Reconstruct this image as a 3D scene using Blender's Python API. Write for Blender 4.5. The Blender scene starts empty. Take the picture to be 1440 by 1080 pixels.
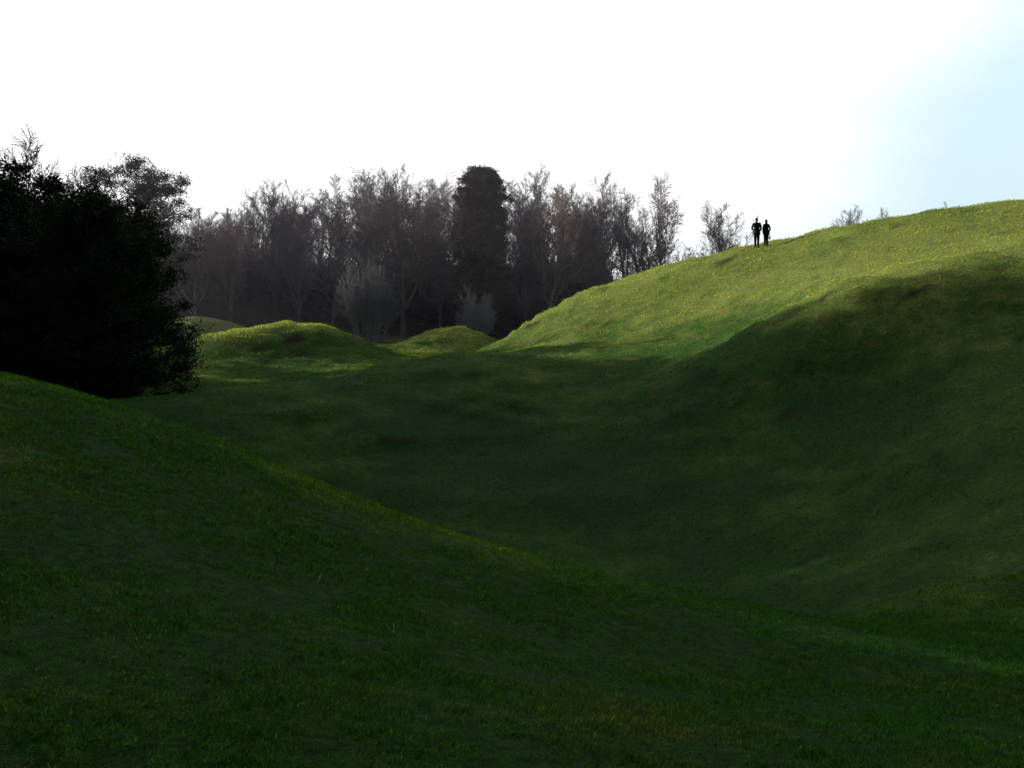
import bpy, bmesh, math, random
import numpy as np
from mathutils import Vector, Matrix
random.seed(7); RNG = np.random.default_rng(7)
scene = bpy.context.scene

# ------------------------------------------------------------------ helpers
def link(o): scene.collection.objects.link(o); return o
def empty(name, loc=(0,0,0)):
    e = bpy.data.objects.new(name, None); e.location = loc; e.empty_display_size = .5
    return link(e)

def mesh_np(name, V, loops, starts, mats=(), smooth=False, matidx=None):
    me = bpy.data.meshes.new(name)
    me.vertices.add(len(V)); me.vertices.foreach_set("co", np.ascontiguousarray(V, dtype=np.float32).ravel())
    me.loops.add(len(loops)); me.loops.foreach_set("vertex_index", np.asarray(loops, dtype=np.int32))
    me.polygons.add(len(starts)); me.polygons.foreach_set("loop_start", np.asarray(starts, dtype=np.int32))
    if matidx is not None: me.polygons.foreach_set("material_index", np.asarray(matidx, dtype=np.int32))
    me.polygons.foreach_set("use_smooth", np.full(len(starts), smooth, dtype=bool))
    for m in mats: me.materials.append(m)
    me.update(calc_edges=True)
    return me

def hash2(ix, iy, s):
    n = (ix*374761393 + iy*668265263 + s*1274126177) & 0xFFFFFFFF
    n = ((n ^ (n >> 13)) * 1274126177) & 0xFFFFFFFF
    n = n ^ (n >> 16)
    return (n & 0xFFFF)/65535.0
def vnoise(x, y, s=0):
    ix = np.floor(x).astype(np.int64); iy = np.floor(y).astype(np.int64)
    fx = x-ix; fy = y-iy
    fx = fx*fx*(3-2*fx); fy = fy*fy*(3-2*fy)
    a=hash2(ix,iy,s); b=hash2(ix+1,iy,s); c=hash2(ix,iy+1,s); d=hash2(ix+1,iy+1,s)
    return (a*(1-fx)+b*fx)*(1-fy)+(c*(1-fx)+d*fx)*fy - .5

# ------------------------------------------------------------------ terrain survey (x east, y north, z; eye level = 0)
CP = np.array([
 (0,0,-1.6),(0,3.5,-1.6),(-1.65,3.2,-1.46),(2.16,4.2,-1.92),
 (-3.6,7,-1.25),(-6.7,13,-0.84),(-10,19,-2.6),(-11,24,-4.5),
 (-3.75,12.5,-1.6),(-1.95,6.5,-1.67),(-1.0,11.5,-2.45),(-.5,5.8,-1.9),
 (1.02,11,-2.9),(.56,6,-2.19),(2.7,11.5,-3.37),(2.04,7.5,-2.73),(4.35,11.5,-3.65),(4.86,10,-3.35),(3.16,6.5,-2.6),
 (0,17,-4.6),(-5,18,-4.2),(2.5,16,-4.9),(5,16,-4.95),(8.3,17,-3.9),(8,13,-3.95),(6.5,13,-3.95),(5.3,13,-4.1),(7.4,15,-4.0),
 (3.5,22,-6.0),(0,24,-6.1),(-4,26,-5.9),(6.5,22,-5.6),(8.2,24,-5.0),
 (6.4,32,-4.9),(10.3,30,-3.7),(11.7,24,-2.9),
 (-.54,38,-4.6),(-2.6,30,-5.5),(-6.5,33,-4.9),(3,34,-5.0),
 (-18,31,-3.9),(-13,35,-3.5),(-10.6,40,-3.15),(-7.2,46,-2.8),(-2.6,52,-2.15),(4.6,50,-2.1),
 (-16,48,-4.6),(-20,60,-4.5),(-10,60,-4.2),(-4,62,-3.4),
 (-3,70,-3.1),(0,70,-1.35),(3,69,.5),(6.3,68,1.94),(12.4,62,3.5),(15.2,60,4.07),(20.8,55,5.1),(25.7,50,5.4),
 (5.6,60,-.43),(10.4,52,-.3),(12,56,1.3),(17,50,2.6),(22,46,3.6),
 (13.7,40,1.14),(9.9,42,-.8),(5.4,42,-3.1),(12,35,-2.1),(16,33,-.8),(17.5,38,1.75),(14,44,1.1),(12,46,.0),(18,43,2.2),(5.5,46,-2.7),
 (8,85,-1.8),(16,80,-.4),(25,72,1.6),(0,85,-3.4),(-3,80,-3.5),
 (35,50,5.8),(35,35,3.5),(25,25,.6),(18,15,-2.4),(10,5,-3.3),(8,0,-2.6),(0,-8,-1.2),(-10,0,-.8),(15,-8,-2),
 (-12,10,-.6),(-18,20,-2.2),(-25,5,-1),(-28,40,-4.2),(-28,75,-4.2),(-15,75,-4.0),(-15,100,-3.7),(0,100,-3.4),(-35,95,-3.6),
 (-60,100,-3.5),(0,118,-3.2),(-40,122,-3),(40,110,-3),(70,60,0),(60,20,1),(0,150,-3),(-80,150,-3),(80,150,-3),
 (-60,30,-2),(-50,-30,-1),(40,-30,-1),(-90,60,-3.5),(110,80,-2.5)], dtype=float)
def _U(r2): return np.where(r2 > 1e-9, r2*np.log(np.maximum(r2,1e-9)), 0)
P = CP[:, :2]/50.0
K = _U(((P[:,None]-P[None])**2).sum(-1)) + np.eye(len(P))*1e-5
Q = np.hstack([np.ones((len(P),1)), P])
A = np.block([[K,Q],[Q.T,np.zeros((3,3))]])
W = np.linalg.solve(A, np.concatenate([CP[:,2], np.zeros(3)]))

def terrain(x, y):
    x = np.asarray(x, float).ravel(); y = np.asarray(y, float).ravel()
    z = np.empty_like(x)
    for i in range(0, len(x), 40000):
        a = x[i:i+40000]; b = y[i:i+40000]
        qx = a/50; qy = b/50
        z[i:i+40000] = _U((qx[:,None]-P[None,:,0])**2+(qy[:,None]-P[None,:,1])**2)@W[:-3] + W[-3]+W[-2]*qx+W[-1]*qy
    def mound(cx, cy, rx, ry, h, p=2.6):
        r = np.sqrt(((x-cx)/rx)**2+((y-cy)/ry)**2)
        return h*np.exp(-r**p)
    z += mound(-18.9,86,7.3,8,3.15) + mound(-25.5,79,5,5,1.3,2.2) + mound(-6.4,102,4.6,6,2.1,2.3) + mound(-35,112,6,7,2.8) + mound(-45,96,7,7,2.0)
    r = np.hypot(x, y-60)
    k = np.clip((r-95)/60, 0, 1); k = k*k*(3-2*k)
    z = z*(1-k) + (-3.0+1.2*vnoise(x/90,y/90,5))*k
    D = np.clip((np.hypot(x,y)-14)/15,0,1)
    n = .55*vnoise(x/7,y/7,1) + .24*vnoise(x/2.6,y/2.2,2) + (.15+.13*D)*vnoise(x/.9,y/.6,3) + (.09+.06*D)*vnoise(x/.33,y/.3,4)
    amp = .38*np.clip(np.hypot(x,y)/25, .35, 1)
    # sheep-track ripples that follow the contours of the steep banks
    rip = vnoise(x/1.6+1.5*vnoise(x/6,y/6,9), z/.27, 11)*.32*D
    return z + n*amp + rip*(1-k)

SOIL = [(13.2,60.2,.75,.35),(1.2,66,.8,.5),(6.2,66.5,.5,.4),(12.6,40.5,.35,.3),(15.2,37.5,.5,.3),(-17.5,80,.9,.9),(9.3,34,.4,.3),(6.6,22,.25,.2),(6.4,13.5,.2,.2)]
def soilmask(x, y):
    m = np.zeros_like(x)
    for cx,cy,rx,ry in SOIL:
        r = np.sqrt(((x-cx)/rx)**2+((y-cy)/ry)**2) + 1.2*vnoise(x*3,y*3,21)
        m = np.maximum(m, np.clip(1.6-r*1.3,0,1))
    s = vnoise(x/.55,y/.45,41)+.5*vnoise(x/.2,y/.2,42)
    m = np.maximum(m, np.clip((s-.48)*7,0,.85)*np.clip((y-15)/10,0,1))
    return m

def sgrid(a, b, c, n, k):
    ta = -math.asinh((c-a)/k); tb = math.asinh((b-c)/k)
    return c + k*np.sinh(np.linspace(ta,tb,n))
gx = sgrid(-3000, 3000, 3, 560, 17.0)
gy = sgrid(-600, 4000, 18, 660, 26.0)
GX, GY = np.meshgrid(gx, gy)
GZ = terrain(GX, GY)
V = np.stack([GX.ravel(), GY.ravel(), GZ], 1)
nx, ny = len(gx), len(gy)
i0 = (np.arange(ny-1)[:,None]*nx + np.arange(nx-1)[None]).ravel()
loops = np.stack([i0,i0+1,i0+nx+1,i0+nx],1).ravel()

# ------------------------------------------------------------------ materials
def newmat(name):
    m = bpy.data.materials.new(name); m.use_nodes = True
    nt = m.node_tree; nt.nodes.clear()
    out = nt.nodes.new("ShaderNodeOutputMaterial")
    return m, nt, out
def N(nt, t, **kw):
    n = nt.nodes.new(t)
    for k,v in kw.items():
        if k in n.inputs.keys(): n.inputs[k].default_value = v
        else: setattr(n,k,v)
    return n
def ramp(nt, fac, stops):
    r = nt.nodes.new("ShaderNodeValToRGB")
    while len(r.color_ramp.elements) < len(stops): r.color_ramp.elements.new(.5)
    for e,(p,c) in zip(r.color_ramp.elements, stops):
        e.position = p; e.color = (*c,1) if len(c)==3 else c
    nt.links.new(fac, r.inputs[0]); return r
def noise(nt, vec, scale, detail=4, rough=.6):
    n = nt.nodes.new("ShaderNodeTexNoise"); n.inputs["Scale"].default_value=scale
    n.inputs["Detail"].default_value=detail; n.inputs["Roughness"].default_value=rough
    nt.links.new(vec, n.inputs["Vector"]); return n
def mix(nt, a, b, fac, mode='MIX'):
    m = nt.nodes.new("ShaderNodeMix"); m.data_type='RGBA'; m.blend_type=mode
    for sock,v in ((m.inputs[0],fac),(m.inputs[6],a),(m.inputs[7],b)):
        if hasattr(v,'links'): nt.links.new(v, sock)
        elif isinstance(v,(int,float)): sock.default_value=v
        else: sock.default_value=(*v,1)
    return m.outputs[2]

LUSH_SHADE=(.036,.122,.020); MID=(.095,.205,.034); DRY_SUNLIT=(.37,.45,.105); STRAW=(.34,.24,.10)
def grass_colour(nt):
    tc = N(nt,"ShaderNodeNewGeometry").outputs["Position"]
    big = noise(nt, tc, .16, 5, .6); mid = noise(nt, tc, 1.3, 5, .65); fine = noise(nt, tc, 9, 4, .7)
    # drier turf on bank tops; their sunlight and the hollows' shade painted into colour
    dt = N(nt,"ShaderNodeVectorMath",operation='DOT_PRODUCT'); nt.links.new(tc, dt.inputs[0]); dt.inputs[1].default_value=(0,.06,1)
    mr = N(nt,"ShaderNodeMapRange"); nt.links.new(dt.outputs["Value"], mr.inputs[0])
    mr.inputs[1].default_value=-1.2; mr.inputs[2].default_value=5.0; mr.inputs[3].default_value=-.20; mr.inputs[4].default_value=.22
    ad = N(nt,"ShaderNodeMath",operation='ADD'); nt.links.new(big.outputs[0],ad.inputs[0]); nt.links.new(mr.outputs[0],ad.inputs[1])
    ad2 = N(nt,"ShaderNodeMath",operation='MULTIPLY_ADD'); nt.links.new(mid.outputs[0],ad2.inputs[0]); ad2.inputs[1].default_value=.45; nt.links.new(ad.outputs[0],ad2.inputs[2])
    r = ramp(nt, ad2.outputs[0], [(.50,LUSH_SHADE),(.70,MID),(.94,DRY_SUNLIT)])
    # dead-grass patches, stretched along the bank
    mp = N(nt,"ShaderNodeMapping"); mp.inputs["Scale"].default_value=(.6,.6,2.4); nt.links.new(tc, mp.inputs[0])
    dead = noise(nt, mp.outputs[0], 1.0, 6, .72)
    dr = ramp(nt, dead.outputs[0], [(.53,(0,0,0)),(.70,(.8,.8,.8))])
    base = mix(nt, r.outputs[0], STRAW, dr.outputs[0])
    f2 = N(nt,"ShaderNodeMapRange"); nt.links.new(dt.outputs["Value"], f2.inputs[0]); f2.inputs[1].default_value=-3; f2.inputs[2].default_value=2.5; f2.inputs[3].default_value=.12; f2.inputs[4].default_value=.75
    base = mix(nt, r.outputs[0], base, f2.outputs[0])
    f = ramp(nt, fine.outputs[0], [(.3,(.40,.40,.40)),(.7,(1.45,1.45,1.45))])
    return mix(nt, base, f.outputs[0], .9, 'MULTIPLY'), tc, fine, mid

gm, nt, out = newmat("turf")
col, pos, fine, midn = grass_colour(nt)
at = N(nt,"ShaderNodeAttribute",attribute_name="soil")
col = mix(nt, col, (.045,.032,.018), at.outputs["Fac"])
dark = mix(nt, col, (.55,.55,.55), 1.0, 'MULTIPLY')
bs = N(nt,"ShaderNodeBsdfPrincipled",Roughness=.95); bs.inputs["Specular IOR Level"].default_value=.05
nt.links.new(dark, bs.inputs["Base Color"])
fn = noise(nt, pos, 22, 5, .75)
bp = N(nt,"ShaderNodeBump",Strength=.9,Distance=.06); nt.links.new(fn.outputs[0], bp.inputs["Height"])
nt.links.new(bp.outputs[0], bs.inputs["Normal"]); nt.links.new(bs.outputs[0], out.inputs[0])

gb, nt, out = newmat("grass_blades")
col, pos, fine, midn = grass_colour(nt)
rn = N(nt,"ShaderNodeAttribute",attribute_name="rnd")
rr = ramp(nt, rn.outputs["Fac"], [(0,(.45,.5,.45)),(.6,(1.1,1.1,1)),(.90,(1.45,1.4,1.3)),(1,(2.2,1.8,2.0))])
col = mix(nt, col, rr.outputs[0], 1.0, 'MULTIPLY')
df = N(nt,"ShaderNodeBsdfDiffuse"); tr = N(nt,"ShaderNodeBsdfTranslucent"); ms = N(nt,"ShaderNodeMixShader"); ms.inputs[0].default_value=.42
nt.links.new(col, df.inputs[0]); nt.links.new(mix(nt,col,(1.5,1.45,.7),1.0,'MULTIPLY'), tr.inputs[0])
nt.links.new(df.outputs[0], ms.inputs[1]); nt.links.new(tr.outputs[0], ms.inputs[2])
nt.links.new(ms.outputs[0], out.inputs[0])

def simple(name, c1, c2, scale=3, rough=.9, spec=.1, translucent=0):
    m, nt, out = newmat(name)
    tc = N(nt,"ShaderNodeTexCoord").outputs["Object"]
    oi = N(nt,"ShaderNodeObjectInfo")
    n = noise(nt, tc, scale, 4, .65)
    r = ramp(nt, n.outputs[0], [(.3,c1),(.7,c2)])
    rv = ramp(nt, oi.outputs["Random"], [(0,(.60,.62,.68)),(1,(1.3,1.25,1.25))])
    c = mix(nt, r.outputs[0], rv.outputs[0], 1.0, 'MULTIPLY')
    b = N(nt,"ShaderNodeBsdfPrincipled",Roughness=rough); b.inputs["Specular IOR Level"].default_value=spec
    nt.links.new(c, b.inputs["Base Color"])
    if translucent:
        t = N(nt,"ShaderNodeBsdfTranslucent"); s = N(nt,"ShaderNodeMixShader"); s.inputs[0].default_value=translucent
        nt.links.new(c, t.inputs[0]); nt.links.new(b.outputs[0], s.inputs[1]); nt.links.new(t.outputs[0], s.inputs[2])
        nt.links.new(s.outputs[0], out.inputs[0])
    else: nt.links.new(b.outputs[0], out.inputs[0])
    return m
M_bark = simple("bark_grey_brown",(.14,.118,.135),(.29,.245,.26),.6)
M_bark2= simple("bark_warm",(.17,.137,.135),(.33,.265,.24),.6)
M_pale = simple("pale_stems",(.27,.25,.275),(.40,.37,.39),2)
M_dkbark=simple("bark_dark",(.03,.024,.02),(.06,.05,.04),4)
M_yew  = simple("yew_needles",(.012,.020,.010),(.030,.045,.018),1.2,.7,.1,.1)
M_ivy  = simple("ivy_leaves",(.018,.030,.012),(.040,.055,.022),1.0,.6,.2,.15)
M_scrub= simple("winter_scrub",(.05,.042,.056),(.11,.092,.105),.5,.9,.1,.15)
M_holly= simple("holly_leaves",(.022,.028,.026),(.05,.058,.045),.5,.9,.1,.15)
M_redw = simple("redwood_foliage",(.085,.060,.052),(.16,.112,.085),.6,.9,.1,.15)
M_pine = simple("pine_needles",(.05,.05,.045),(.095,.095,.08),.8,.8,.1,.2)

# ------------------------------------------------------------------ ground + grass
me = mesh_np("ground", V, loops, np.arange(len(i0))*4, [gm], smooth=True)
sa = me.attributes.new("soil",'FLOAT','POINT'); sa.data.foreach_set("value", soilmask(V[:,0],V[:,1]).astype(np.float32))
ground = link(bpy.data.objects.new("ground", me))

def blades(n, d0, d1, h0, h1, w0, w1, ang, power):
    t = RNG.random(n)
    d = (d0**power + t*(d1**power-d0**power))**(1/power)
    th = (RNG.random(n)*2-1)*math.radians(ang)
    x = d*np.sin(th); y = d*np.cos(th)
    tn = vnoise(x*2.2,y*2.2,31)+.7*vnoise(x*6,y*6,32)
    keep = (RNG.random(n) < .72+.8*tn) & (RNG.random(n) > soilmask(x,y))
    x,y,d,tn = x[keep],y[keep],d[keep],tn[keep]; n=len(x)
    z = terrain(x,y)-.004
    f = np.clip((d-d0)/(d1-d0),0,1)
    h = (h0+(h1-h0)*f)*(.5+RNG.random(n)*.9)*(1+.8*tn)
    w = (w0+(w1-w0)*f)*(.6+.8*RNG.random(n))
    a = RNG.random(n)*2*np.pi; la = RNG.random(n)*2*np.pi*.999
    lean = h*(.2+.9*RNG.random(n))
    lx = np.cos(la)*lean + .25*h; ly = np.sin(la)*lean
    sx = np.cos(a)*w/2; sy = np.sin(a)*w/2
    rnd = RNG.random(n)
    return x,y,z,h,lx,ly,sx,sy,rnd
def blade_mesh(arrs5, arrs3):
    x,y,z,h,lx,ly,sx,sy,rnd = arrs5; n=len(x)
    V5 = np.empty((n,5,3),np.float32)
    V5[:,0]=np.stack([x-sx,y-sy,z],1); V5[:,1]=np.stack([x+sx,y+sy,z],1)
    V5[:,2]=np.stack([x+lx*.35+sx*.7,y+ly*.35+sy*.7,z+h*.6],1); V5[:,3]=np.stack([x+lx*.35-sx*.7,y+ly*.35-sy*.7,z+h*.6],1)
    V5[:,4]=np.stack([x+lx,y+ly,z+h*.9],1)
    b=(np.arange(n)*5)[:,None]
    L5=(b+np.array([[0,1,2,3,3,2,4]])).ravel(); S5=((np.arange(n)*7)[:,None]+np.array([[0,4]])).ravel()
    x,y,z,h,lx,ly,sx,sy,r3 = arrs3; m=len(x)
    V3=np.empty((m,3,3),np.float32)
    V3[:,0]=np.stack([x-sx,y-sy,z],1); V3[:,1]=np.stack([x+sx,y+sy,z],1); V3[:,2]=np.stack([x+lx,y+ly,z+h],1)
    L3=np.arange(m*3)+n*5; S3=np.arange(m)*3+n*7
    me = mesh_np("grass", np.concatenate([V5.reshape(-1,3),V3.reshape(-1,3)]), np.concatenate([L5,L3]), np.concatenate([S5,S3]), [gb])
    at = me.attributes.new("rnd",'FLOAT','POINT')
    at.data.foreach_set("value", np.concatenate([np.repeat(rnd,5),np.repeat(r3,3)]).astype(np.float32))
    return me
near = blades(560000, 1.6, 17, .018, .040, .0045, .010, 42, 1.2)
far  = blades(430000, 15, 105, .04, .11, .016, .075, 38, 1.3)
link(bpy.data.objects.new("grass", blade_mesh(near, far)))

# a few fallen twigs and pale dead stalks lying in the near grass
def twig(name,x,y,L,a,up,col):
    z=gz(x,y)
    t=TB(int(abs(x*97)+y*13)); p=[Vector((0,0,.01))]
    for i in range(5): p.append(p[-1]+Vector((math.cos(a)*L/5+t.r.gauss(0,.005),math.sin(a)*L/5+t.r.gauss(0,.005),up*L/5)))
    t.tube(p,[.004,.004,.0035,.003,.003,.002],5); t.tube([p[2],p[2]+Vector((math.cos(a+.8)*L*.25,math.sin(a+.8)*L*.25,up*L*.3))],[.003,.0015],4)
    o=link(bpy.data.objects.new(name,t.mesh(name,[col]))); o.location=(x,y,z)

# ------------------------------------------------------------------ trees
class TB:
    def __init__(s, seed): s.v=[]; s.f=[]; s.mi=[]; s.r=random.Random(seed); s.tips=[]
    def tube(s, pts, rads, k, mi=0):
        b=len(s.v)
        for i,(p,r) in enumerate(zip(pts,rads)):
            d=(pts[min(i+1,len(pts)-1)]-pts[max(i-1,0)])
            d = d.normalized() if d.length>1e-6 else Vector((0,0,1))
            a=d.cross(Vector((.31,.95,.05)));
            if a.length<1e-3: a=d.cross(Vector((1,0,0)))
            a.normalize(); c=d.cross(a)
            for j in range(k):
                t=2*math.pi*j/k; q=p+(a*math.cos(t)+c*math.sin(t))*r
                s.v.append((q.x,q.y,q.z))
        for i in range(len(pts)-1):
            for j in range(k):
                a=b+i*k+j; c=b+i*k+(j+1)%k
                s.f.append((a,c,c+k,a+k)); s.mi.append(mi)
    def grow(s, p, d, L, r, lvl, prm):
        R=s.r; n=prm['seg'][lvl]; pts=[p.copy()]; q=p.copy(); dd=d.copy()
        for i in range(n):
            w=prm['wob'][lvl]
            dd=(dd+Vector((R.gauss(0,w),R.gauss(0,w),R.gauss(0,w)+prm['up'][lvl]))).normalized()
            q=q+dd*(L/n); pts.append(q.copy())
        re=max(r*prm['tap'][lvl],prm['rmin'])
        rads=[r+(re-r)*i/n for i in range(n+1)]
        if lvl==0: rads[0]*=1.5
        s.tube(pts,rads,prm['k'][lvl])
        if lvl>=prm['max']: s.tips.append(pts[-1]); return
        c=prm['n'][lvl]
        for i in range(c):
            t=prm['t0'][lvl]+(1-prm['t0'][lvl])*(i+R.random())/c
            x=t*n; j=min(int(x),n-1); pp=pts[j].lerp(pts[j+1],x-j)
            ax=(pts[j+1]-pts[j]).normalized()
            o=ax.cross(Vector((R.gauss(0,1),R.gauss(0,1),R.gauss(0,1)))).normalized()
            an=math.radians(R.uniform(*prm['ang'][lvl]))
            nd=(ax*math.cos(an)+o*math.sin(an)).normalized()
            ll=L*prm['len'][lvl]*R.uniform(.7,1.25)*(1.15-.55*t if lvl==0 else 1.1-.4*t)
            rr=(r+(re-r)*t)*prm['rr'][lvl]
            s.grow(pp,nd,ll,max(rr,prm['rmin']),lvl+1,prm)
    def mesh(s,name,mats):
        me=bpy.data.meshes.new(name); me.from_pydata(s.v,[],s.f)
        for m in mats: me.materials.append(m)
        me.polygons.foreach_set("material_index",s.mi); me.update(); return me
BARE=dict(seg=[7,6,4,3,1],wob=[.06,.11,.14,.18,.2],up=[.05,.11,.06,.04,.02],tap=[.25,.32,.38,.5,.6],rmin=.015,
          k=[7,5,4,3,3],n=[13,8,7,6],t0=[.18,.2,.15,.15],ang=[(20,52),(22,48),(22,50),(25,55)],len=[.62,.48,.48,.5],
          rr=[.50,.58,.58,.6],max=4)
def bare(seed, mat, H=12, r=.30, **kw):
    prm=dict(BARE); prm.update(kw); t=TB(seed)
    t.grow(Vector((0,0,-.3)),Vector((0,0,1)),H,r,0,prm); return t
def height(t): return max(v[2] for v in t.v)

def leafcloud(clumps, per, size, rng, aspect=.6, flat=.75):
    C=np.array([c[0] for c in clumps]); Rr=np.array([c[1] for c in clumps])
    k=len(clumps); idx=np.repeat(np.arange(k),per); n=len(idx)
    d=rng.normal(size=(n,3)); d/=np.linalg.norm(d,axis=1)[:,None]
    rad=Rr[idx]*(rng.random(n)**.45)*(1+.25*rng.normal(size=n).clip(-1,1.6))
    p=C[idx]+d*rad[:,None]*np.array([1.1,1.1,flat])
    a=rng.normal(size=(n,3)); a/=np.linalg.norm(a,axis=1)[:,None]
    b=np.cross(a,rng.normal(size=(n,3))); b/=np.linalg.norm(b,axis=1)[:,None]
    s=size*(.5+rng.random(n))[:,None]
    V=np.stack([p-a*s*.5,p+b*s*aspect*.5,p+a*s*.5,p-b*s*aspect*.5],1).reshape(-1,3)
    return V, np.arange(n*4), np.arange(n)*4
def merge(name, tb, cloud, mats):
    Vt=np.array(tb.v) if tb.v else np.zeros((0,3)); Lt=np.array(tb.f,dtype=int).ravel() if tb.f else np.zeros(0,int); ns=len(tb.f)
    V,L,S=cloud
    return mesh_np(name, np.concatenate([Vt,V]), np.concatenate([Lt,L+len(Vt)]), np.concatenate([np.arange(ns)*4,S+ns*4]), mats,
                   matidx=np.concatenate([np.zeros(ns,int),np.ones(len(S),int)]))

def gz(x,y): return float(terrain([x],[y])[0])
def place(name, me, x, y, s=1, rot=None, parent=None, sz=None):
    o=bpy.data.objects.new(name, me); link(o)
    o.location=(x,y,gz(x,y)-.1); o.rotation_euler=(0,0,random.random()*6.28 if rot is None else rot)
    o.scale=(s,s,sz or s)
    if parent: o.parent=parent
    return o
M_stalk=simple("dead_stalk",(.25,.22,.16),(.38,.34,.26),30)
for q in [(-1.35,6.9,.075,1.2,.8),(-.70,5.9,.06,1.7,.8),(1.35,9.4,.08,.6,.5)]: twig("fallen_twig",*q,M_stalk)

bt=[]
for i,(m,kw) in enumerate([(M_bark,{}),(M_bark,dict(up=[.05,.16,.1,.06,.02],ang=[(15,38),(18,40),(22,45),(25,50)])),(M_bark2,dict(n=[15,8,7,6])),
                           (M_bark,dict(ang=[(22,58),(22,45),(25,50),(25,50)],up=[.05,.2,.1,.05,.02])),(M_bark2,dict(up=[.05,.09,.05,.03,0]))]):
    t=bare(20+i,m,**kw); bt.append((t.mesh("bare_tree_%d"%i,[m]),height(t)))

# ---- distant wood
wood = empty("distant_woodland",(0,125,0))
def inwood(o):
    o.parent=wood; o.matrix_parent_inverse=Matrix.Translation(-wood.location)
R=random.Random(3)
prof=[(-100,17),(-60,17),(-45,17),(-37,19.5),(-28,21.3),(-20,22),(-13,23),(-6,22.3),(0,22.3),(7,22.5),(14,22.3),(20,21),(24,18)]
def ph(x): return float(np.interp(x,[p[0] for p in prof],[p[1] for p in prof]))
def treeat(x,y,h,v=None,wd=1):
    me,H=bt[v if v is not None else R.randrange(len(bt))]
    s=h/H; o=place("bare_tree",me,x,y,s*R.uniform(.9,1.1)*wd,sz=s); inwood(o)
x=-72
while x<17.5:
    treeat(x+R.uniform(-1,1),R.uniform(122,129),ph(x)*R.uniform(.70,1.0)); x+=R.uniform(3.4,5.2)
x=-78
while x<18.5:
    treeat(x,R.uniform(133,140),ph(x)*R.uniform(.92,1.07)); x+=R.uniform(3.8,5.4)
x=-82
while x<17:
    treeat(x,R.uniform(145,158),ph(x)*R.uniform(1.0,1.14)); x+=R.uniform(4,5.8)
for (x,y,h,v,wd) in [(20.0,125,21.0,3,.95),(25.0,122,17.4,1,1.0),(28.8,128,10.5,4,.9),(50.5,150,19.6,1,1),(55.5,152,19.3,3,.8),(30.5,140,9.5,2,1),(77,170,22.0,2,1)]:
    treeat(x,y,h,v,wd)
scrubs=[]
for i,m in enumerate([M_scrub,M_holly,M_scrub]):
    rg=np.random.default_rng(50+i); cl=[]
    for j in range(70):
        a=rg.random()*6.28; rr=rg.random()**.5*3.2; zz=rg.random()**.8*7.0*(1-.35*(rr/3.2)**2)
        cl.append(((math.cos(a)*rr,math.sin(a)*rr,zz+.3),.5+.6*rg.random()))
    t=TB(i)
    for j in range(14):
        a=t.r.random()*6.28; t.tube([Vector((0,0,-.3)),Vector((math.cos(a),math.sin(a),3)),Vector((math.cos(a)*2.2,math.sin(a)*2.2,6.5+t.r.random()*1.5))],[.09,.06,.02],4)
    scrubs.append(merge("scrub_%d"%i,t,leafcloud(cl,200,.28,rg,.35),[M_dkbark,m]))
for row,(y0,y1,h0,h1,st) in enumerate([(127,131,.6,1.1,4.3),(138,143,1.0,1.5,4.2),(152,160,1.4,1.8,4.5)]):
    x=-80
    while x<(24 if row<1 else 15):
        k=.58 if x>17 else 1
        o=place("understorey",scrubs[R.randrange(3)],x,R.uniform(y0,y1),R.uniform(h0,h1),sz=R.uniform(h0,h1)*1.05*k); inwood(o)
        x+=R.uniform(st*.8,st*1.2)

# ---- conifer (rounded redwood) standing above the wood
rg=np.random.default_rng(77); t=TB(77)
t.tube([Vector((0,0,-.5)),Vector((0,0,10)),Vector((.05,0,19))],[.7,.45,.08],8)
cl=[]
for j in range(760):
    f=rg.random()**.75; zz=2.5+18.2*f
    Rm=3.0*math.sqrt(max(0,1-max(0,(f-.66)/.36)**2.6))+.15
    a=rg.random()*6.28; Rm*=1+.14*math.sin(a*3+zz*.9)+.07*math.sin(zz*2.7); rr=Rm*(.2+.8*rg.random()**.5)
    cl.append(((math.cos(a)*rr,math.sin(a)*rr,zz),.35+.35*rg.random()))
    if j%3==0: t.tube([Vector((0,0,zz-1.0)),Vector((math.cos(a)*rr,math.sin(a)*rr,zz))],[.07,.02],3)
cm=merge("conifer_tree",t,leafcloud(cl,110,.25,rg,.4),[M_dkbark,M_redw])
place("conifer_tree",cm,-3.6,119,1)

# ---- pale multi-stemmed shrubs in front of the wood
SHR=dict(seg=[6,5,3,2,2],wob=[.07,.12,.16,.2,.2],up=[.06,.10,.06,.03,0],tap=[.3,.4,.5,.6,.6],rmin=.017,k=[4,3,3,3,3],
         n=[9,6,5],t0=[.35,.2,.2],ang=[(18,42),(20,45),(25,55)],len=[.5,.5,.5],rr=[.65,.65,.6],max=3)
def shrub(seed,mat,stems,H,spread):
    t=TB(seed)
    for i in range(stems):
        a=t.r.random()*6.28; tl=t.r.random()**.6*spread
        t.grow(Vector((math.cos(a)*3.6*tl,math.sin(a)*3.6*tl,-.2)),Vector((math.cos(a)*tl*.75,math.sin(a)*tl*.75,1)).normalized(),H*t.r.uniform(.6,1.0)*(1.1-.45*tl/spread),.11,0,SHR)
    return t
t=shrub(5,M_pale,26,7.6,.42); sm=t.mesh("leafless_shrub",[M_pale]); sh=height(t)
place("leafless_shrub",sm,-16.3,113,10.8/sh); place("leafless_shrub",sm,-3.9,111,7.4/sh,1.0,sz=6.8/sh)

# ---- dark bushes behind the ridge
for (x,y,s) in [(15.6,86,.42),(17.6,88,.46),(13.6,87,.36),(19.2,90,.40)]:
    place("evergreen_bush",scrubs[1],x,y,s,sz=(4.5 if x<17 else 5.3)/8.0)

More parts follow.
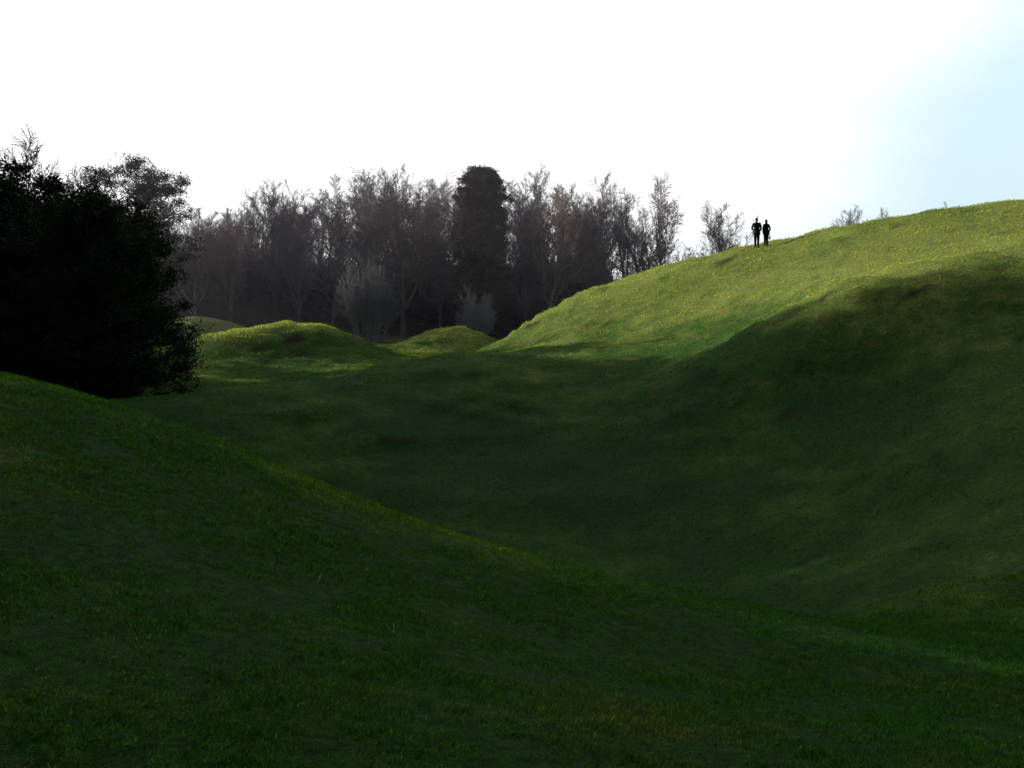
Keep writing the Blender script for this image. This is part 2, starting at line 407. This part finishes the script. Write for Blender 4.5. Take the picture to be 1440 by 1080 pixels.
# ---- Scots pine
t=TB(91); rg=np.random.default_rng(91); cl=[]
PIN=dict(seg=[8,6,4],wob=[.05,.14,.2],up=[.03,.03,.06],tap=[.4,.35,.5],rmin=.03,k=[7,5,4],n=[22,9],t0=[.42,.3],ang=[(45,85),(30,60)],len=[.42,.5],rr=[.4,.6],max=2)
t.grow(Vector((0,0,-.4)),Vector((.04,0,1)),15.5,.38,0,PIN)
for p in t.tips: cl.append(((p.x,p.y,p.z+.1),.65+.55*rg.random()))
pm=merge("pine_tree",t,leafcloud(cl,170,.24,rg,.35,.6),[M_bark,M_pine]); pz=height(t)
place("pine_tree",pm,-42,112,19.4/pz,.6)

# ---- yew and ivy-clad trees on the left
def broad(seed,name,H,W,zb,ncl,per,size,leafm,dome=False,crad=(.45,.8),twigs=True):
    rg=np.random.default_rng(seed); t=TB(seed); cl=[]; small=[]
    t.tube([Vector((0,0,-.4)),Vector((.1,0,H*.35)),Vector((0,.1,H*.8))],[.42,.33,.06],8)
    for j in range(ncl):
        f=rg.random()**(1.05 if dome else .85); zz=zb+(H-zb)*f
        if dome: prof=(max(.02,1-(max(0,f-.28)/.74)**1.7))**.72 if f>.28 else .70+.30*f/.28
        else: prof=math.sqrt(max(.02,1-((f-.38)/.64)**2)) if f>.38 else .72+.28*f/.38
        a=rg.random()*6.28
        lob=1+.13*math.sin(a*3+seed+f*5)+.10*math.sin(a*5+f*13)
        rr=W*prof*lob*(.25+.75*rg.random()**.5)*(1+(.10*rg.normal() if dome else 0))
        c=Vector((math.cos(a)*rr,math.sin(a)*rr,zz+rg.normal()*.25)); cl.append(((c.x,c.y,c.z),crad[0]+(crad[1]-crad[0])*rg.random()))
        if j%2==0:
            m=Vector((c.x*.5,c.y*.5,zz-.8)); t.tube([Vector((0,0,max(.5,zz-1.6))),m,c],[.10,.06,.02],4)
            if twigs and rr>W*prof*.7:
                for q in range(6):
                    u=rg.random()*.8; e=c+Vector((math.cos(a)*u+rg.normal()*.15,math.sin(a)*u+rg.normal()*.15,rg.normal()*.5+.1)); t.tube([c,e],[.02,.008],3)
                    small.append(((e.x,e.y,e.z),.28))
    V1,_,_=leafcloud(cl,per,size,rg,.4)
    if small:
        V2,_,_=leafcloud(small,26,size,rg,.4); V1=np.concatenate([V1,V2])
    n=len(V1)//4
    return merge(name,t,(V1,np.arange(n*4),np.arange(n)*4),[M_dkbark,leafm])
yew=broad(101,"yew_tree",10.0,4.1,.3,320,230,.14,M_yew,True,crad=(.4,.75))
place("yew_tree",yew,-19.3,45.5,1,.4)
yew2=broad(102,"unseen_holm_oak_tree",17.5,6.2,1.0,420,230,.28,M_ivy,False,crad=(.6,1.2),twigs=False)
def ivytree(seed,H):
    t=bare(seed,M_dkbark,H,.34,rmin=.013,n=[12,8,7,6]); rg=np.random.default_rng(seed); cl=[]
    Z=height(t)
    for v in t.v[::9]:
        r=math.hypot(v[0],v[1])
        if v[2]<Z*.84 and r<3.3 and rg.random()<.13*(1-v[2]/Z): cl.append((v,.35+.5*rg.random()))
    for k in range(80):
        z=rg.random()*Z*.72; a=rg.random()*6.28; cl.append(((math.cos(a)*.8,math.sin(a)*.8,z),.65))
    return merge("ivy_clad_tree",t,leafcloud(cl,150,.17,rg,.7),[M_dkbark,M_ivy]),Z
iv,Z=ivytree(131,8.5)
place("ivy_clad_tree",iv,-25.2,52,14.0/Z,1.0); place("ivy_clad_tree",iv,-23.4,58,13.2/Z,3.0)
place("ivy_clad_tree",iv,-29.8,60,15.8/Z,5.0); place("ivy_clad_tree",iv,-29.0,68,14.6/Z,2.0)
place("ivy_clad_tree",iv,-36,78,14.5/Z,4.0)
place("yew_tree",yew,-24.8,48,1.0,2.2,sz=.95); place("yew_tree",yew,-25,63,.85,4.2)
for (x,y,s,r,z) in [(-38,57.5,1.0,0,1.32),(-37,48,1.0,0,1.05),(-44,60,1.0,1,1.2),(-33,41,.95,2,.95),(-31,31,.95,3,.95),(-31,21,.95,4,.95),(-31,11,1.0,5,1),(-32,1,1.0,.5,1),(-33,-9,1.0,1.5,1),
                    (-14,-14,1,2,.9),(-3,-17,1,3,.9),(8,-15,1,4,.9),(17,-9,1,5,.85),(21,-1,.9,1,.8)]:  # unseen oaks behind the camera, added to block sky light on near grass
    place("unseen_holm_oak_tree",yew2,x,y,s,r,sz=z)

# ------------------------------------------------------------------ people
def flat(name,c,rough=.85):
    return simple(name,tuple(a*.8 for a in c),tuple(a*1.2 for a in c),40,rough,.2)
C_coat=flat("navy_wool_coat",(.012,.013,.020)); C_trs=flat("dark_trousers",(.010,.010,.013)); C_skin=flat("skin",(.42,.26,.19),.6)
C_hair=flat("brown_hair",(.035,.022,.014)); C_shoe=flat("black_shoes",(.012,.011,.010),.5); C_jack=flat("black_jacket",(.012,.011,.013))
C_bag=flat("canvas_bag",(.30,.27,.24)); C_lip=flat("lips",(.30,.12,.10)); C_eye=flat("eyes",(.05,.04,.035),.2)
PM=[C_coat,C_trs,C_skin,C_hair,C_shoe,C_lip,C_eye]
def skin(verts, edges, rad, root=0, sub=2):
    me=bpy.data.meshes.new("t"); me.from_pydata([Vector(v) for v in verts],edges,[])
    o=link(bpy.data.objects.new("t",me))
    o.modifiers.new("s",'SKIN')
    for i,r in enumerate(rad):
        sv=me.skin_vertices[0].data[i]; sv.radius=(r if isinstance(r,tuple) else (r,r)); sv.use_root=(i==root)
    m=o.modifiers.new("b",'SUBSURF'); m.levels=sub; m.render_levels=sub
    dg=bpy.context.evaluated_depsgraph_get(); ev=o.evaluated_get(dg)
    r=bpy.data.meshes.new_from_object(ev)
    bpy.data.objects.remove(o); return r
def person(name, H, female, pose, upper):
    bm=bmesh.new()
    def add(me, matfn):
        n0=len(bm.faces); bm.from_mesh(me); bm.faces.ensure_lookup_table()
        for f in bm.faces[n0:]: f.smooth=True; f.material_index=matfn(f.calc_center_median())
    sw=.165 if female else .195; cw=.15 if female else .18
    elL,wrL,elR,wrR=pose
    v=[(0,0,.96),(0,0,1.10),(0,.005,1.28),(0,0,1.40),(0,-.01,1.50),(0,.005,1.57),
       (-sw,0,1.43),elL,wrL,(sw,0,1.43),elR,wrR,
       (-.085,0,.88),(-.09,.02,.50),(-.09,-.02,.10),(-.105,.13,.045),
       (.085,0,.88),(.085,.03,.50),(.08,.0,.10),(.10,.15,.045)]
    e=[(0,1),(1,2),(2,3),(3,4),(4,5),(3,6),(6,7),(7,8),(3,9),(9,10),(10,11),(0,12),(12,13),(13,14),(14,15),(0,16),(16,17),(17,18),(18,19)]
    hipr=.17 if female else .165
    r=[(hipr,.14),(.15 if female else .17,.13),(cw+.02,.145),(cw-.01,.13),(.066,.064),(.053,.053),
       (.09,.085),(.068,.068),(.044,.044),(.09,.085),(.068,.068),(.044,.044),
       (.115,.115),(.082,.085),(.062,.066),(.045,.038),(.115,.115),(.082,.085),(.062,.066),(.045,.038)]
    def bodymat(c):
        if c.z>1.525 and abs(c.x)<.12: return 2
        if c.z<.11: return 4
        if c.z<.80 and abs(c.x)<.2 and c.y<.25: return 1
        return 0
    add(skin(v,e,r,0), bodymat)
    ringv=[]
    for k,(z,a,b) in enumerate([(1.14,.175,.145),(.98,.20,.16),(.88,.215,.175),(.76,.215,.18),(.755,.20,.165)]):
        ringv.append([bm.verts.new((math.cos(t*math.tau/24)*a*(1+.02*math.sin(t*2.5)),math.sin(t*math.tau/24)*b,z)) for t in range(24)])
    for k in range(4):
        for t in range(24):
            f=bm.faces.new((ringv[k][t],ringv[k+1][t],ringv[k+1][(t+1)%24],ringv[k][(t+1)%24])); f.smooth=True; f.material_index=0
    for el,wr,sg in ((elL,wrL,-1),(elR,wrR,1)):
        el=Vector(el);wr=Vector(wr); d=(wr-el).normalized()
        side=Vector((0,1,0)) if abs(d.z)>.85 else d.cross(Vector((0,0,1))).normalized()
        side=(side-d*side.dot(d)).normalized(); cur=d.cross(side).normalized()
        if cur.x*sg>0: cur=-cur
        add(skin([wr-d*.01,wr+d*.04,wr+d*.085],[(0,1),(1,2)],[(.026,.022),(.036,.018),(.036,.015)],0,1),lambda c:2)
        for q,(off,L) in enumerate([(-.028,.066),(-.010,.076),(.009,.070),(.027,.055)]):
            b=wr+d*.075+side*off
            add(skin([b,b+d*L*.45+cur*.006,b+d*L*.75+cur*.022,b+d*L*.85+cur*.045],[(0,1),(1,2),(2,3)],[.010,.009,.008,.007],0,1),lambda c:2)
        b=wr+d*.03-side*.03
        add(skin([b,b-side*.03+d*.025,b-side*.04+d*.055+cur*.015],[(0,1),(1,2)],[.013,.011,.009],0,1),lambda c:2)
    hd=bmesh.new(); bmesh.ops.create_uvsphere(hd,u_segments=28,v_segments=20,radius=1)
    for w in hd.verts:
        x,y,z=w.co
        k=1-.22*max(0,-z)**1.3
        w.co=Vector((x*.074*k, y*.094*(1-.12*max(0,-z)) + (.012 if z<-.2 and y>0 else 0), z*.116))
        if y>.75 and abs(x)<.22 and -.35<z<.08: w.co.y+=.022*(1-abs(x)/.22)*(1 if z<-.1 else .55)
        if y>.6 and .08<abs(x)<.5 and .02<z<.22: w.co.y-=.008
    hd.transform(Matrix.Translation((0,.012,1.67)))
    m=bpy.data.meshes.new("h"); hd.to_mesh(m); add(m,lambda c:2)
    def ell(loc,sc,mi,seg=12):
        h=bmesh.new(); bmesh.ops.create_uvsphere(h,u_segments=seg,v_segments=8,radius=1)
        h.transform(Matrix.Translation(loc)@Matrix.Diagonal((*sc,1))); m=bpy.data.meshes.new("e"); h.to_mesh(m); add(m,lambda c:mi)
    for s in (-1,1):
        ell((s*.076,.005,1.665),(.010,.020,.032),2); ell((s*.030,.092,1.685),(.012,.008,.008),6)
    ell((0,.098,1.612),(.024,.008,.007),5)
    hh=bmesh.new(); bmesh.ops.create_uvsphere(hh,u_segments=28,v_segments=20,radius=1)
    for w in hh.verts:
        x,y,z=w.co; s=1+.04*math.sin(x*23)*math.sin(y*19+z*13)
        yy=y*.106*s
        if y>.25 and z<.55: yy=.03
        zz=z*.128*s
        if female and y<.3 and z<0: zz=z*.235; yy=min(yy,.02)-.01
        elif z<-.15: zz=z*.085
        w.co=Vector((x*.086*s,yy,zz))
    hh.transform(Matrix.Translation((0,.0,1.685))); m=bpy.data.meshes.new("hr"); hh.to_mesh(m); add(m,lambda c:3)
    s=H/1.80
    bm.transform(Matrix.Scale(s,4))
    me=bpy.data.meshes.new(name); bm.to_mesh(me)
    for i,mm in enumerate(PM): me.materials.append(upper if i==0 else mm)
    return me,s
px,py=14.80,60.2
mm,_=person("body",1.80,False,((-.29,-.03,1.16),(-.18,.17,1.06),(.26,-.02,1.16),(.19,.16,1.02)),C_coat)
man=empty("standing_man",(px,py,gz(px,py)-.01)); b=link(bpy.data.objects.new("body",mm)); b.parent=man; man.rotation_euler=(0,0,math.radians(-18))
wm,s=person("body",1.60,True,((-.22,.0,1.17),(-.19,.10,.95),(.26,-.05,1.18),(.27,.06,.98)),C_jack)
wx,wy=15.32,60.0
wom=empty("standing_woman",(wx,wy,gz(wx,wy)-.01)); b=link(bpy.data.objects.new("body",wm)); b.parent=wom; wom.rotation_euler=(0,0,math.radians(12))
bb=bmesh.new(); bmesh.ops.create_cube(bb,size=1)
bmesh.ops.scale(bb,vec=(.09,.26,.22),verts=bb.verts)
for w in bb.verts:
    if w.co.z>0: w.co.x*=.45; w.co.y*=.85
bmesh.ops.bevel(bb,geom=bb.edges[:],offset=.02,segments=3,affect='EDGES')
bb.transform(Matrix.Translation((0.25,.09,.52)))
bm_=bpy.data.meshes.new("bag"); bb.to_mesh(bm_); bm_.materials.append(C_bag); bo=link(bpy.data.objects.new("handbag",bm_)); bo.parent=wom
t=TB(1); 
for sx in (-.012,.012):
    t.tube([Vector((.25+sx,.09+.09*math.cos(a),.62+.17*math.sin(a))) for a in np.linspace(0,math.pi,10)],[.008]*10,6)
ho=link(bpy.data.objects.new("handbag_handles",t.mesh("handles",[C_bag]))); ho.parent=wom

# ------------------------------------------------------------------ winter haze hanging in the wood
hm=bpy.data.materials.new("winter_haze"); hm.use_nodes=True; nt=hm.node_tree; nt.nodes.clear()
out=nt.nodes.new("ShaderNodeOutputMaterial"); vs=nt.nodes.new("ShaderNodeVolumeScatter")
vs.inputs["Color"].default_value=(.84,.82,1,1); vs.inputs["Density"].default_value=.0015; vs.inputs["Anisotropy"].default_value=.3
nt.links.new(vs.outputs[0],out.inputs["Volume"])
hb=bmesh.new(); bmesh.ops.create_cube(hb,size=1); bmesh.ops.scale(hb,vec=(260,78,32),verts=hb.verts); hb.transform(Matrix.Translation((-40,131,6)))
hme=bpy.data.meshes.new("haze"); hb.to_mesh(hme); hme.materials.append(hm); link(bpy.data.objects.new("haze",hme))

# ------------------------------------------------------------------ light
AZ=math.radians(-66); EL=math.radians(15)
sd=bpy.data.lights.new("sun",'SUN'); sd.energy=5.0; sd.angle=math.radians(.5); sd.color=(1,.95,.82)
so=link(bpy.data.objects.new("sun",sd))
dv=Vector((math.sin(AZ)*math.cos(EL),math.cos(AZ)*math.cos(EL),math.sin(EL)))
so.rotation_euler=dv.to_track_quat('Z','Y').to_euler(); so.location=(-60,30,60)

w=bpy.data.worlds.new("World"); scene.world=w; w.use_nodes=True; nt=w.node_tree; nt.nodes.clear()
out=nt.nodes.new("ShaderNodeOutputWorld"); bg=nt.nodes.new("ShaderNodeBackground"); bg.inputs[1].default_value=.06
nt.links.new(bg.outputs[0],out.inputs[0])
sky=nt.nodes.new("ShaderNodeTexSky"); sky.sky_type='NISHITA'; sky.sun_disc=False; sky.sun_elevation=EL; sky.sun_rotation=AZ; sky.dust_density=1.0
tc=nt.nodes.new("ShaderNodeTexCoord")
def cone(c, lo, hi, nz):
    v=Vector(c).normalized()
    d=nt.nodes.new("ShaderNodeVectorMath"); d.operation='DOT_PRODUCT'; nt.links.new(tc.outputs["Generated"],d.inputs[0]); d.inputs[1].default_value=v
    mp=nt.nodes.new("ShaderNodeMapping"); mp.inputs["Scale"].default_value=(1.5,1.5,5); mp.inputs["Rotation"].default_value=(0,math.radians(25),0); nt.links.new(tc.outputs["Generated"],mp.inputs[0])
    n=noise(nt, mp.outputs[0], 1.6, 6, .55)
    a=nt.nodes.new("ShaderNodeMath"); a.operation='MULTIPLY_ADD'; nt.links.new(n.outputs[0],a.inputs[0]); a.inputs[1].default_value=nz; nt.links.new(d.outputs["Value"],a.inputs[2])
    m=nt.nodes.new("ShaderNodeMapRange"); m.interpolation_type='SMOOTHSTEP'; nt.links.new(a.outputs[0],m.inputs[0])
    m.inputs[1].default_value=lo+nz*.5; m.inputs[2].default_value=hi+nz*.5; return m.outputs[0]
dim=mix(nt, sky.outputs[0], (.75,.75,.75), 1.0, 'MULTIPLY')
haze=cone((.05,1,.12),.50,.80,0)
c1=mix(nt, dim, (11.9,15.4,17.0), haze)
cloud=cone((-.30,.90,.62),.675,.80,.11)
c2=mix(nt, c1, (20.5,20.5,20.8), cloud)
nt.links.new(c2,bg.inputs[0])

# ------------------------------------------------------------------ camera
cd=bpy.data.cameras.new("camera"); cam=link(bpy.data.objects.new("camera",cd)); scene.camera=cam
cd.sensor_width=36; cd.lens=35; cd.shift_y=-100/1440; cd.clip_end=9000; cd.clip_start=.1
cam.location=(0,0,0); cam.rotation_euler=(math.radians(90),0,0)
scene.view_settings.view_transform='Standard'; scene.view_settings.look='None'; scene.view_settings.exposure=0
